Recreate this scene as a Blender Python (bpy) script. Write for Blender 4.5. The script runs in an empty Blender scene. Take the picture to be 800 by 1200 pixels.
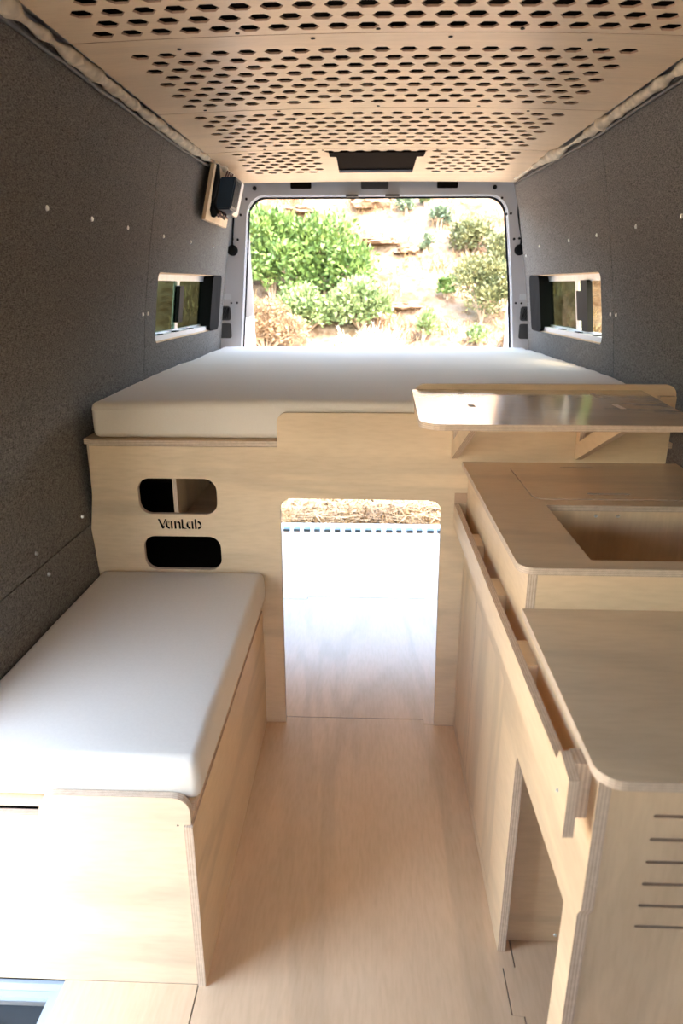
import bpy, bmesh, math, random
from mathutils import Vector, Matrix, noise
rnd = random.Random(7)
SC = bpy.context.scene
COL = SC.collection
PI = math.pi

# ------------------------------------------------------------------ materials
def newmat(name):
    m = bpy.data.materials.new(name); m.use_nodes = True
    nt = m.node_tree; b = nt.nodes['Principled BSDF']
    return m, nt, b
def N(nt, t, **kw):
    n = nt.nodes.new(t)
    for k, v in kw.items():
        if hasattr(n, k): setattr(n, k, v)
        else: n.inputs[k].default_value = v
    return n
def L(nt, a, b): nt.links.new(a, b)
def ramp(nt, stops):
    r = nt.nodes.new('ShaderNodeValToRGB'); e = r.color_ramp.elements
    while len(e) < len(stops): e.new(0.5)
    for i, (p, c) in enumerate(stops):
        e[i].position = p; e[i].color = (*c, 1)
    return r
def plain(name, col, rough=.5, metal=0., spec=.5, nscale=30, var=.06):
    m, nt, b = newmat(name)
    tc = N(nt, 'ShaderNodeTexCoord'); no = N(nt, 'ShaderNodeTexNoise'); no.inputs['Scale'].default_value = nscale
    L(nt, tc.outputs['Object'], no.inputs['Vector'])
    lo = tuple(max(0, c*(1-var)) for c in col); hi = tuple(min(1, c*(1+var)) for c in col)
    r = ramp(nt, [(.3, lo), (.7, hi)]); L(nt, no.outputs['Fac'], r.inputs[0]); L(nt, r.outputs[0], b.inputs['Base Color'])
    b.inputs['Roughness'].default_value = rough; b.inputs['Metallic'].default_value = metal
    b.inputs['Specular IOR Level'].default_value = spec
    return m
def ply(name, axis, col=(.77, .60, .425), rough=.42, seed=0., fig=1., spec=.35, coat=0.):
    """birch face veneer, grain running along the given axis"""
    m, nt, b = newmat(name)
    tc = N(nt, 'ShaderNodeTexCoord')
    mp = N(nt, 'ShaderNodeMapping'); mp.inputs['Location'].default_value = (seed, seed*1.7, seed*.6)
    s = [1, 1, 1]; s[axis] = .16
    mp.inputs['Scale'].default_value = s
    L(nt, tc.outputs['Object'], mp.inputs['Vector'])
    n1 = N(nt, 'ShaderNodeTexNoise'); n1.inputs['Scale'].default_value = 3.2; n1.inputs['Detail'].default_value = 3; n1.inputs['Distortion'].default_value = .6
    L(nt, mp.outputs[0], n1.inputs['Vector'])
    # contour lines of the broad noise give the cathedral figure
    mu = N(nt, 'ShaderNodeMath', operation='MULTIPLY'); mu.inputs[1].default_value = 26; L(nt, n1.outputs['Fac'], mu.inputs[0])
    si = N(nt, 'ShaderNodeMath', operation='SINE'); L(nt, mu.outputs[0], si.inputs[0])
    fr = N(nt, 'ShaderNodeMapRange'); fr.inputs['From Min'].default_value = -1; fr.inputs['To Min'].default_value = 0; L(nt, si.outputs[0], fr.inputs['Value'])
    n2 = N(nt, 'ShaderNodeTexNoise'); n2.inputs['Scale'].default_value = 110; n2.inputs['Detail'].default_value = 4
    L(nt, mp.outputs[0], n2.inputs['Vector'])
    n3 = N(nt, 'ShaderNodeTexNoise'); n3.inputs['Scale'].default_value = 2.1; n3.inputs['Detail'].default_value = 2
    L(nt, tc.outputs['Object'], n3.inputs['Vector'])
    c = Vector(col)
    r1 = ramp(nt, [(0, tuple(c*(1-.12*fig))), (.45, tuple(c)), (1, tuple(min(1, v) for v in c*(1+.035*fig)))])
    L(nt, fr.outputs[0], r1.inputs[0])
    r2 = ramp(nt, [(.3, (.93, .915, .89)), (.6, (1, 1, 1))]); L(nt, n2.outputs['Fac'], r2.inputs[0])
    r3 = ramp(nt, [(.3, (.94, .92, .89)), (.7, (1.0, 1.0, 1.0))]); L(nt, n3.outputs['Fac'], r3.inputs[0])
    m1 = N(nt, 'ShaderNodeMix', data_type='RGBA', blend_type='MULTIPLY'); m1.inputs[0].default_value = 1
    L(nt, r1.outputs[0], m1.inputs[6]); L(nt, r2.outputs[0], m1.inputs[7])
    m2 = N(nt, 'ShaderNodeMix', data_type='RGBA', blend_type='MULTIPLY'); m2.inputs[0].default_value = 1
    L(nt, m1.outputs[2], m2.inputs[6]); L(nt, r3.outputs[0], m2.inputs[7])
    L(nt, m2.outputs[2], b.inputs['Base Color'])
    b.inputs['Roughness'].default_value = rough; b.inputs['Specular IOR Level'].default_value = spec
    b.inputs['Coat Weight'].default_value = coat; b.inputs['Coat Roughness'].default_value = .12
    return m
def edge_mat():
    m, nt, b = newmat('ply_edge')
    uv = N(nt, 'ShaderNodeUVMap'); sx = N(nt, 'ShaderNodeSeparateXYZ'); L(nt, uv.outputs[0], sx.inputs[0])
    mu = N(nt, 'ShaderNodeMath', operation='MULTIPLY'); mu.inputs[1].default_value = 3.5*2*PI; L(nt, sx.outputs['Y'], mu.inputs[0])
    si = N(nt, 'ShaderNodeMath', operation='SINE'); L(nt, mu.outputs[0], si.inputs[0])
    r = ramp(nt, [(.25, (.72, .58, .45)), (.6, (.56, .42, .32))])
    mr = N(nt, 'ShaderNodeMapRange'); mr.inputs['From Min'].default_value = -1; L(nt, si.outputs[0], mr.inputs['Value'])
    L(nt, mr.outputs[0], r.inputs[0])
    tc = N(nt, 'ShaderNodeTexCoord'); no = N(nt, 'ShaderNodeTexNoise'); no.inputs['Scale'].default_value = 90; L(nt, tc.outputs['Object'], no.inputs['Vector'])
    r2 = ramp(nt, [(.3, (.85, .83, .8)), (.7, (1, 1, 1))]); L(nt, no.outputs['Fac'], r2.inputs[0])
    m1 = N(nt, 'ShaderNodeMix', data_type='RGBA', blend_type='MULTIPLY'); m1.inputs[0].default_value = 1
    L(nt, r.outputs[0], m1.inputs[6]); L(nt, r2.outputs[0], m1.inputs[7]); L(nt, m1.outputs[2], b.inputs['Base Color'])
    b.inputs['Roughness'].default_value = .65
    return m
def cloth(name, c1, c2, scale, rough=.95, bump=.25):
    m, nt, b = newmat(name)
    tc = N(nt, 'ShaderNodeTexCoord')
    outs = []
    for sc in ((1, 1, .16), (.16, .16, 1)):
        mp = N(nt, 'ShaderNodeMapping'); mp.inputs['Scale'].default_value = sc; L(nt, tc.outputs['Object'], mp.inputs['Vector'])
        no = N(nt, 'ShaderNodeTexNoise'); no.inputs['Scale'].default_value = scale; no.inputs['Detail'].default_value = 2
        L(nt, mp.outputs[0], no.inputs['Vector']); outs.append(no)
    ad = N(nt, 'ShaderNodeMath', operation='ADD'); L(nt, outs[0].outputs['Fac'], ad.inputs[0]); L(nt, outs[1].outputs['Fac'], ad.inputs[1])
    hf = N(nt, 'ShaderNodeMath', operation='MULTIPLY'); hf.inputs[1].default_value = .5; L(nt, ad.outputs[0], hf.inputs[0])
    r = ramp(nt, [(.36, c1), (.64, c2)]); L(nt, hf.outputs[0], r.inputs[0]); L(nt, r.outputs[0], b.inputs['Base Color'])
    bp = N(nt, 'ShaderNodeBump'); bp.inputs['Strength'].default_value = bump; bp.inputs['Distance'].default_value = .001
    L(nt, hf.outputs[0], bp.inputs['Height']); L(nt, bp.outputs[0], b.inputs['Normal'])
    b.inputs['Roughness'].default_value = rough; b.inputs['Specular IOR Level'].default_value = .15
    return m
def foliage(name, c1, c2, scale=6.):
    m, nt, b = newmat(name)
    tc = N(nt, 'ShaderNodeTexCoord'); no = N(nt, 'ShaderNodeTexNoise'); no.inputs['Scale'].default_value = scale; no.inputs['Detail'].default_value = 3
    L(nt, tc.outputs['Object'], no.inputs['Vector']); r = ramp(nt, [(.35, c1), (.65, c2)]); L(nt, no.outputs['Fac'], r.inputs[0])
    L(nt, r.outputs[0], b.inputs['Base Color']); b.inputs['Roughness'].default_value = .6
    b.inputs['Transmission Weight'].default_value = 0
    return m

BIRCH = (.79, .60, .405)
M = dict(
    ply_x=ply('birch_face_grain_across', 0, BIRCH, seed=1),
    ply_y=ply('birch_face_grain_lengthwise', 1, BIRCH, seed=3),
    ply_z=ply('birch_face_grain_upright', 2, BIRCH, seed=5),
    ply_partition=ply('birch_face_partition', 0, (.80, .62, .43), seed=9, fig=1.2),
    ply_bench=ply('birch_face_bench_end', 0, (.75, .60, .44), seed=14, fig=1.3),
    ply_floor=ply('birch_face_floor', 1, (.77, .56, .375), rough=.24, seed=21, fig=1.0, spec=.5),
    ply_top=ply('birch_face_worktop', 0, (.82, .635, .45), rough=.28, seed=31, fig=.8, spec=.5),
    ply_shelf=ply('birch_face_shelf', 0, (.74, .55, .37), rough=.15, seed=35, fig=.6, spec=.6, coat=.7),
    ply_ceiling=ply('birch_face_ceiling', 0, (.83, .65, .46), rough=.36, seed=41, fig=.5, spec=.6),
    edge=edge_mat(),
    hexedge=plain('ply_cut_edge', (.50, .33, .22), .7),
    fabric=cloth('heather_grey_wall_fabric', (.058, .054, .050), (.265, .247, .23), 560),
    linen=cloth('off_white_linen', (.735, .675, .61), (.77, .71, .645), 900, bump=.06),
    step_paint=plain('blue_white_step_paint', (.40, .45, .50), .5, 0, .3, 4, .03),
    white_paint=plain('white_painted_metal', (.72, .74, .77), .35, 0, .5, 4, .03),
    grey_paint=plain('grey_painted_metal', (.62, .62, .65), .38, .0, .5, 5, .05),
    bare_metal=plain('bright_metal', (.78, .78, .78), .28, 1., .5),
    black=plain('black_plastic', (.012, .012, .013), .6, 0, .15),
    rubber=plain('black_rubber', (.010, .010, .011), .85, 0, .08),
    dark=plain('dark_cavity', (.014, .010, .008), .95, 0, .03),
    vent=plain('dark_grey_vent_plastic', (.07, .07, .075), .6),
    blue=plain('dark_blue_plastic', (.010, .035, .075), .4),
    brown_wire=plain('dark_red_wire', (.12, .03, .02), .5),
    wool=plain('sheep_wool_batt', (.62, .54, .43), 1., 0, .1, 25, .25),
    foil=plain('grey_insulation_foil', (.07, .07, .075), .6, .1),
    alu=plain('aluminium_edging', (.62, .66, .70), .35, .6),
    blueslot=plain('blue_grey_tread', (.16, .27, .36), .6),
    body=plain('white_van_body', (.75, .76, .78), .3),
    mat_floor=plain('black_floor_mat', (.025, .03, .033), .8),
    bark=plain('twig_brown', (.30, .22, .15), .9),
)
def soil():
    m, nt, b = newmat('dry_hillside_soil')
    tc = N(nt, 'ShaderNodeTexCoord')
    n1 = N(nt, 'ShaderNodeTexNoise'); n1.inputs['Scale'].default_value = .9; n1.inputs['Detail'].default_value = 6; n1.inputs['Roughness'].default_value = .65
    L(nt, tc.outputs['Object'], n1.inputs['Vector'])
    r = ramp(nt, [(.30, (.09, .05, .03)), (.45, (.145, .096, .064)), (.55, (.20, .146, .105)), (.7, (.14, .11, .07))]); L(nt, n1.outputs['Fac'], r.inputs[0])
    n2 = N(nt, 'ShaderNodeTexNoise'); n2.inputs['Scale'].default_value = 7; n2.inputs['Detail'].default_value = 6; L(nt, tc.outputs['Object'], n2.inputs['Vector'])
    r2 = ramp(nt, [(.35, (.72, .62, .52)), (.55, (1, 1, 1))]); L(nt, n2.outputs['Fac'], r2.inputs[0])
    mm = N(nt, 'ShaderNodeMix', data_type='RGBA', blend_type='MULTIPLY'); mm.inputs[0].default_value = 1
    L(nt, r.outputs[0], mm.inputs[6]); L(nt, r2.outputs[0], mm.inputs[7]); L(nt, mm.outputs[2], b.inputs['Base Color'])
    bp = N(nt, 'ShaderNodeBump'); bp.inputs['Strength'].default_value = .8; bp.inputs['Distance'].default_value = .15
    L(nt, n2.outputs['Fac'], bp.inputs['Height']); L(nt, bp.outputs[0], b.inputs['Normal'])
    b.inputs['Roughness'].default_value = 1; b.inputs['Specular IOR Level'].default_value = .05
    return m
M['soil'] = soil()
M['bounce_ground'] = plain('pale_bounce_ground', (.60, .50, .38), 1, 0, .05, 5, .15)  # near ground made pale to bounce sunlight up to the ceiling
M['rock'] = plain('tan_sandstone', (.20, .135, .09), .95, 0, .1, 3, .3)
M['straw'] = foliage('dry_straw', (.25, .16, .08), (.42, .30, .16), 2.)
M['leaf_bright'] = foliage('bright_green_leaves', (.032, .075, .014), (.125, .195, .042))
M['leaf_light'] = foliage('light_green_leaves', (.07, .115, .034), (.17, .22, .085))
M['leaf_olive'] = foliage('olive_leaves', (.045, .058, .018), (.13, .13, .05))
M['leaf_sage'] = foliage('sage_leaves', (.05, .09, .055), (.16, .20, .12))
M['leaf_orange'] = foliage('rusty_brown_leaves', (.13, .08, .04), (.22, .14, .075))
M['twig_pale'] = foliage('bleached_twigs', (.30, .27, .22), (.50, .46, .39))
def glass(name, tint):
    m, nt, b = newmat(name)
    out = nt.nodes['Material Output']; nt.nodes.remove(b)
    g = N(nt, 'ShaderNodeBsdfGlossy'); g.inputs['Roughness'].default_value = .03
    t = N(nt, 'ShaderNodeBsdfTransparent'); t.inputs['Color'].default_value = (*tint, 1)
    f = N(nt, 'ShaderNodeFresnel'); f.inputs['IOR'].default_value = 1.12
    mx = N(nt, 'ShaderNodeMixShader'); ge = N(nt, 'ShaderNodeNewGeometry'); iv = N(nt, 'ShaderNodeMath', operation='SUBTRACT'); iv.inputs[0].default_value = 1; L(nt, ge.outputs['Backfacing'], iv.inputs[1])
    mf = N(nt, 'ShaderNodeMath', operation='MULTIPLY'); L(nt, f.outputs[0], mf.inputs[0]); L(nt, iv.outputs[0], mf.inputs[1]); L(nt, mf.outputs[0], mx.inputs[0]); L(nt, t.outputs[0], mx.inputs[1]); L(nt, g.outputs[0], mx.inputs[2])
    L(nt, mx.outputs[0], out.inputs['Surface'])
    return m
M['glass'] = glass('tinted_window_glass', (.20, .24, .20)); M['glass_clear'] = glass('light_window_glass', (.55, .56, .50))

# ------------------------------------------------------------------ object helpers
def link(name, bm, mats, parent=None, smooth=False, label=None):
    me = bpy.data.meshes.new(name); bm.to_mesh(me); bm.free()
    for m in (mats if isinstance(mats, (list, tuple)) else [mats]): me.materials.append(M[m] if isinstance(m, str) else m)
    if smooth:
        for p in me.polygons: p.use_smooth = True
    o = bpy.data.objects.new(name, me); COL.objects.link(o)
    if parent is not None:
        o.parent = parent
        o.matrix_parent_inverse = parent.matrix_basis.inverted()
    if label: o['label'] = label
    return o
def empty(name, loc=(0, 0, 0)):
    o = bpy.data.objects.new(name, None); COL.objects.link(o); o.location = loc; o.empty_display_size = .1
    return o
def tag(o, label, cat, group=None, kind=None):
    o['label'] = label; o['category'] = cat
    if group: o['group'] = group
    if kind: o['kind'] = kind
    return o
def struct(o, label=None, cat=None):
    o['kind'] = 'structure'
    if label: o['label'] = label
    if cat: o['category'] = cat
    return o
def box(bm, x0, x1, y0, y1, z0, z1, mi=0, uvt=None):
    vs = [bm.verts.new((x, y, z)) for x in (x0, x1) for y in (y0, y1) for z in (z0, z1)]
    fs = [(0, 1, 3, 2), (4, 6, 7, 5), (0, 4, 5, 1), (2, 3, 7, 6), (0, 2, 6, 4), (1, 5, 7, 3)]
    out = []
    for f in fs:
        g = bm.faces.new([vs[i] for i in f]); g.material_index = mi; out.append(g)
    return out
def board(bm, x0, x1, y0, y1, z0, z1):
    """a plain plywood board: thinnest direction is its thickness, the four narrow sides are edge (material 1, uv.y across the plies)"""
    uv = bm.loops.layers.uv.verify()
    d = [x1-x0, y1-y0, z1-z0]; ax = d.index(min(d)); lo = (x0, y0, z0)[ax]
    for f in box(bm, x0, x1, y0, y1, z0, z1):
        f.normal_update()
        if abs(f.normal[ax]) < .5:
            f.material_index = 1
            for l in f.loops: l[uv].uv = (0, (l.vert.co[ax]-lo)/d[ax])
def rrect(x0, x1, y0, y1, r, n=6):
    """r: one radius or four (x0y0, x1y0, x1y1, x0y1)"""
    if not isinstance(r, (tuple, list)): r = (r,)*4
    pts = []
    for (cx, cy, sx, sy, a0, q) in ((x0, y0, 1, 1, PI, r[0]), (x1, y0, -1, 1, 1.5*PI, r[1]), (x1, y1, -1, -1, 0, r[2]), (x0, y1, 1, -1, .5*PI, r[3])):
        if q <= 0: pts.append((cx, cy)); continue
        for k in range(n+1):
            a = a0+k/n*PI/2
            pts.append((cx+sx*q+q*math.cos(a), cy+sy*q+q*math.sin(a)))
    return pts
def rpoly(pts, n=5):
    """polygon whose corners carry an optional radius: (x, y) or (x, y, r)"""
    out = []
    m = len(pts)
    for i, p in enumerate(pts):
        if len(p) == 2 or p[2] <= 0: out.append((p[0], p[1])); continue
        a = Vector(pts[i-1][:2]); b = Vector(p[:2]); c = Vector(pts[(i+1) % m][:2])
        u = (a-b).normalized(); v = (c-b).normalized(); ang = u.angle(v); r = p[2]
        d = r/math.tan(ang/2); p0 = b+u*d; p1 = b+v*d; ce = b+(u+v).normalized()*(r/math.sin(ang/2))
        a0 = math.atan2(*(p0-ce).yx); a1 = math.atan2(*(p1-ce).yx)
        da = (a1-a0+PI) % (2*PI)-PI
        for k in range(n+1):
            t = a0+da*k/n; out.append((ce.x+r*math.cos(t), ce.y+r*math.sin(t)))
    return out
def plate(bm, outline, holes, axis, lo, hi, mi=0, me=1):
    """flat sheet with holes; outline lies in the two axes other than `axis` (in x,y,z order)"""
    uv = bm.loops.layers.uv.verify()
    oth = [i for i in range(3) if i != axis]
    def P(p, v):
        c = [0, 0, 0]; c[oth[0]] = p[0]; c[oth[1]] = p[1]; c[axis] = v; return c
    tmp = bmesh.new(); edges = []
    for loop in [outline]+list(holes):
        vs = [tmp.verts.new((p[0], p[1], 0)) for p in loop]
        for i in range(len(vs)): edges.append(tmp.edges.new((vs[i], vs[(i+1) % len(vs)])))
    bmesh.ops.triangle_fill(tmp, use_beauty=True, edges=edges)
    tmp.verts.index_update()
    A = {}; B = {}
    for v in tmp.verts:
        A[v.index] = bm.verts.new(P(v.co, lo)); B[v.index] = bm.verts.new(P(v.co, hi))
    for f in tmp.faces:
        ids = [v.index for v in f.verts]
        for D in (A, B):
            g = bm.faces.new([D[i] for i in ids]); g.material_index = mi
    for e in edges:
        i, j = e.verts[0].index, e.verts[1].index
        g = bm.faces.new([A[i], A[j], B[j], B[i]]); g.material_index = me
        for l, t in zip(g.loops, (0, 0, 1, 1)): l[uv].uv = (0, t)
    tmp.free()
    bmesh.ops.recalc_face_normals(bm, faces=bm.faces)
def tube(bm, pts, r, n=8, cap=True):
    pts = [Vector(p) for p in pts]; rings = []
    rr = r if isinstance(r, (list, tuple)) else [r]*len(pts)
    for i, p in enumerate(pts):
        t = (pts[min(i+1, len(pts)-1)]-pts[max(i-1, 0)]).normalized()
        a = Vector((0, 0, 1)) if abs(t.z) < .9 else Vector((1, 0, 0))
        u = t.cross(a).normalized(); w = t.cross(u)
        rings.append([bm.verts.new(p+rr[i]*(math.cos(2*PI*k/n)*u+math.sin(2*PI*k/n)*w)) for k in range(n)])
    for a, b in zip(rings, rings[1:]):
        for k in range(n): bm.faces.new((a[k], a[(k+1) % n], b[(k+1) % n], b[k]))
    if cap: bm.faces.new(rings[0]); bm.faces.new(rings[-1][::-1])
def disc(bm, c, axis, r, h, n=16, r2=None):
    """short cylinder/cone centred at c, extending +h along axis"""
    c = Vector(c); ax = Vector([0, 0, 0]); ax[axis] = 1; u = Vector([0, 0, 0]); u[(axis+1) % 3] = 1; w = ax.cross(u)
    r2 = r if r2 is None else r2
    a = [bm.verts.new(c+r*(math.cos(2*PI*k/n)*u+math.sin(2*PI*k/n)*w)) for k in range(n)]
    b = [bm.verts.new(c+ax*h+r2*(math.cos(2*PI*k/n)*u+math.sin(2*PI*k/n)*w)) for k in range(n)]
    for k in range(n): bm.faces.new((a[k], a[(k+1) % n], b[(k+1) % n], b[k]))
    bm.faces.new(a); bm.faces.new(b)
    bmesh.ops.recalc_face_normals(bm, faces=bm.faces)
def sm(a, b, t):
    t = max(0, min(1, (t-a)/(b-a))); return t*t*(3-2*t)
def interp(tab, z):
    if z <= tab[0][0]: return tab[0][1]
    for (a, u), (b, v) in zip(tab, tab[1:]):
        if z <= b: return u+(v-u)*(z-a)/(b-a)
    return tab[-1][1]
def bx(name, mats, parent, *b):
    bm = bmesh.new()
    for q in b: box(bm, *q)
    return link(name, bm, mats, parent)
def bd(name, face, parent, *b, label=None):
    bm = bmesh.new()
    for q in b: board(bm, *q)
    return link(name, bm, [face, 'edge'], parent, label=label)
def screw(parent, loc, axis, sgn, r=.007, mat='bare_metal', name='screw'):
    bm = bmesh.new()
    disc(bm, loc, axis, r, sgn*.0022, 14, r*.8)
    h = list(loc); h[axis] += sgn*.0020
    disc(bm, h, axis, r*.55, sgn*.0012, 10, r*.45)
    return link(name, bm, mat, parent, smooth=False)

CX = .04
WT = [(-.35, .885), (0, .90), (.45, .925), (.75, .945), (1.0, .963), (1.16, .964), (1.39, .937), (1.55, .912), (1.70, .885), (1.9, .845), (2.02, .808), (2.06, .795)]
def wallw(z, Y): return interp(WT, z)*(1-.058*sm(2.85, 4.2, Y))

# ------------------------------------------------------------------ van body shell (outside skin, lets light in only through its openings)
def skin(side):
    """outer sheet-metal skin of one side, with the window and (left) the sliding-door opening left free"""
    bm = bmesh.new()
    s = -1 if side == 'left' else 1
    Y0, Y1 = -1.25, 4.36
    hol = [rrect(3.02, 4.02, 1.285, 1.54, .03)]
    if side == 'left': hol.append(rrect(.52, 1.08, -.16, 1.55, .06))  # door opening narrowed to lessen the side light on the bench
    plate(bm, [(Y0, -.45), (Y1, -.45), (Y1, 2.14), (Y0, 2.14)], hol, 0, 0, .004)
    for k in range(1, 22): 
        z = -.45+k*.12
        bmesh.ops.bisect_plane(bm, geom=bm.verts[:]+bm.edges[:]+bm.faces[:], plane_co=(0, 0, z), plane_no=(0, 0, 1))
    for k in range(1, 12):
        bmesh.ops.bisect_plane(bm, geom=bm.verts[:]+bm.edges[:]+bm.faces[:], plane_co=(0, 2.6+k*.15, 0), plane_no=(0, 1, 0))
    for v in bm.verts:
        v.co.x = CX+s*(wallw(v.co.z, v.co.y)+.085+v.co.x)
    return bm
SHELL = empty('wall_outer', (CX, 1.5, -.45)); struct(SHELL)
link('side_skin', skin('left'), ['body', 'body'], SHELL)
link('side_skin', skin('right'), ['body', 'body'], SHELL)
bx('roof_skin', 'body', SHELL, (CX-.92, CX+.92, -1.25, 4.36, 2.135, 2.145))
bx('front_light_mask', 'vent', SHELL, (CX-1.0, CX+1.0, -1.26, -1.24, -.45, 1.15), (CX-1.0, CX+1.0, -1.26, -1.24, 1.50, 2.14), (CX-1.0, CX-.40, -1.26, -1.24, 1.15, 1.5), (CX+.40, CX+1.0, -1.26, -1.24, 1.15, 1.5))  # unseen front closure, its opening sized to limit light from ahead
bx('underbody', 'vent', SHELL, (CX-1.0, CX+1.0, -1.25, 4.30, -.47, -.45))

# ------------------------------------------------------------------ fabric walls
SCREW_Y = {'left': [1.30, 1.62, 1.93, 2.24, 2.57, 3.01, 3.40, 3.80], 'right': [1.55, 1.88, 2.22, 2.58, 3.00, 3.35, 3.80]}
def make_wall(side):
    s = -1 if side == 'left' else 1
    w = empty('wall_'+side, (CX+s*.9, 2.6, 0)); struct(w, 'charcoal heather fabric wall lining on the %s side of the van' % side)
    ystart = 1.13 if side == 'left' else -1.2
    win = rrect(2.985, 4.06, 1.262, 1.555, (.035, .045, .045, .03))
    parts = [(ystart, 2.845, .753, 2.045, []), (2.849, 4.15, -.02, 2.045, [win]), (ystart, 2.845, -.02, .749, [])]
    objs = []
    for (y0, y1, z0, z1, h) in parts:
        bm = bmesh.new()
        plate(bm, rrect(y0, y1, z0, z1, .004, 2), h, 0, 0, .012)
        for z in [.2, .45, .6, .9, 1.0, 1.08, 1.16, 1.22, 1.30, 1.39, 1.47, 1.55, 1.62, 1.70, 1.8, 1.9, 1.96, 2.02]:
            bmesh.ops.bisect_plane(bm, geom=bm.verts[:]+bm.edges[:]+bm.faces[:], plane_co=(0, 0, z), plane_no=(0, 0, 1))
        for k in range(9):
            bmesh.ops.bisect_plane(bm, geom=bm.verts[:]+bm.edges[:]+bm.faces[:], plane_co=(0, 2.95+k*.14, 0), plane_no=(0, 1, 0))
        for v in bm.verts:
            y, z = v.co.y, v.co.z
            wob = .004*noise.noise(Vector((y*2.2, z*2.5, s*3.)))
            # the panel dips a little in to its vertical seam
            v.co.x = CX+s*(wallw(z, y)+v.co.x+wob)
        objs.append(link('fabric_panel', bm, ['fabric', 'fabric'], w))
    def S(y, z, p, r=.0085):
        c = (CX+s*(wallw(z, y)-.004), y, z)
        bm = bmesh.new(); disc(bm, (c[0]+s*.006, c[1], c[2]), 0, r, -s*.006, 14, r*.75); disc(bm, (c[0], y, z), 0, r*.5, -s*.0015, 8, r*.35)
        link('screw', bm, 'bare_metal', p)
    for y in SCREW_Y[side]: S(y, 1.695, objs[0] if y < 2.845 else objs[1])
    S(2.815, 1.392, objs[0]); S(2.88, 1.392, objs[1])
    if side == 'left':
        for (y, z) in ((1.73, .795), (2.05, .735+.06)): S(y, z, objs[0], .007)
        for (y, z) in ((1.77, .715), ): S(y, z, objs[2], .007)
    else: S(4.08, 1.66, objs[1])
    return w
WL = make_wall('left'); WR = make_wall('right')

# ------------------------------------------------------------------ slider windows in the side walls
def make_window(side, idx):
    s = -1 if side == 'left' else 1
    w = empty('window_%d' % idx, (CX+s*.93, 3.5, 1.27)); struct(w, 'small sliding side window on the %s wall over the bed' % side)
    def X(y, z, d): return CX+s*(wallw(z, y)+d)
    def shaped(name, outline, holes, d0, d1, mats, n=6):
        bm = bmesh.new(); plate(bm, outline, holes, 0, d0, d1)
        for k in range(1, n): bmesh.ops.bisect_plane(bm, geom=bm.verts[:]+bm.edges[:]+bm.faces[:], plane_co=(0, 2.95+k*1.2/n, 0), plane_no=(0, 1, 0))
        for v in bm.verts: v.co.x = X(v.co.y, v.co.z, v.co.x)
        bmesh.ops.recalc_face_normals(bm, faces=bm.faces)
        return link(name, bm, mats, w)
    # plywood lined reveal between the fabric and the outer skin
    rim = rrect(2.96, 4.09, 1.24, 1.575, .03)
    bm = bmesh.new(); plate(bm, rrect(2.95, 4.10, 1.23, 1.585, .02), [rrect(2.985, 4.055, 1.268, 1.55, .03)], 0, .012, .07)
    for k in range(1, 8): bmesh.ops.bisect_plane(bm, geom=bm.verts[:]+bm.edges[:]+bm.faces[:], plane_co=(0, 2.95+k*.145, 0), plane_no=(0, 1, 0))
    for v in bm.verts: v.co.x = X(v.co.y, v.co.z, v.co.x)
    link('reveal', bm, ['ply_y', 'ply_y'], w)
    # black rubber trim filling the rear end of the reveal
    shaped('rubber_trim', rrect(3.86, 4.0575, 1.2645, 1.5525, .03), [], -.001, .073, ['rubber', 'rubber'])
    shaped('window_frame', rrect(2.985, 3.93, 1.268, 1.55, .02), [rrect(3.01, 3.42, 1.300, 1.522, .01), rrect(3.46, 3.90, 1.300, 1.522, .01)], .052, .07, ['alu', 'alu'])
    shaped('sill_rail', [(2.985, 1.268), (3.9, 1.268), (3.9, 1.290), (2.985, 1.290)], [], .02, .052, ['white_paint', 'white_paint'])
    gn = 'glass' if side == 'left' else 'glass_clear'; shaped('glass', rrect(3.01, 3.42, 1.300, 1.522, .01), [], .060, .064, [gn, gn])
    shaped('glass', rrect(3.46, 3.90, 1.300, 1.522, .01), [], .060, .064, ['glass', 'glass'])
    if side == 'left':
        shaped('latch', [(3.42, 1.33), (3.48, 1.33), (3.48, 1.50), (3.42, 1.50)], [], .035, .060, ['black', 'black'])
    else:
        shaped('latch', rpoly([(3.26, 1.300), (3.34, 1.300), (3.34, 1.345), (3.40, 1.345), (3.40, 1.478), (3.34, 1.478), (3.34, 1.525), (3.26, 1.525)]), [], .035, .060, ['black', 'black'])
    for y in (3.12, 3.35, 3.58):
        shaped('clip', [(y, 1.286), (y+.05, 1.286), (y+.05, 1.294), (y, 1.294)], [], .022, .045, ['black', 'black'])
    return w
make_window('left', 1); make_window('right', 2)

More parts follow.
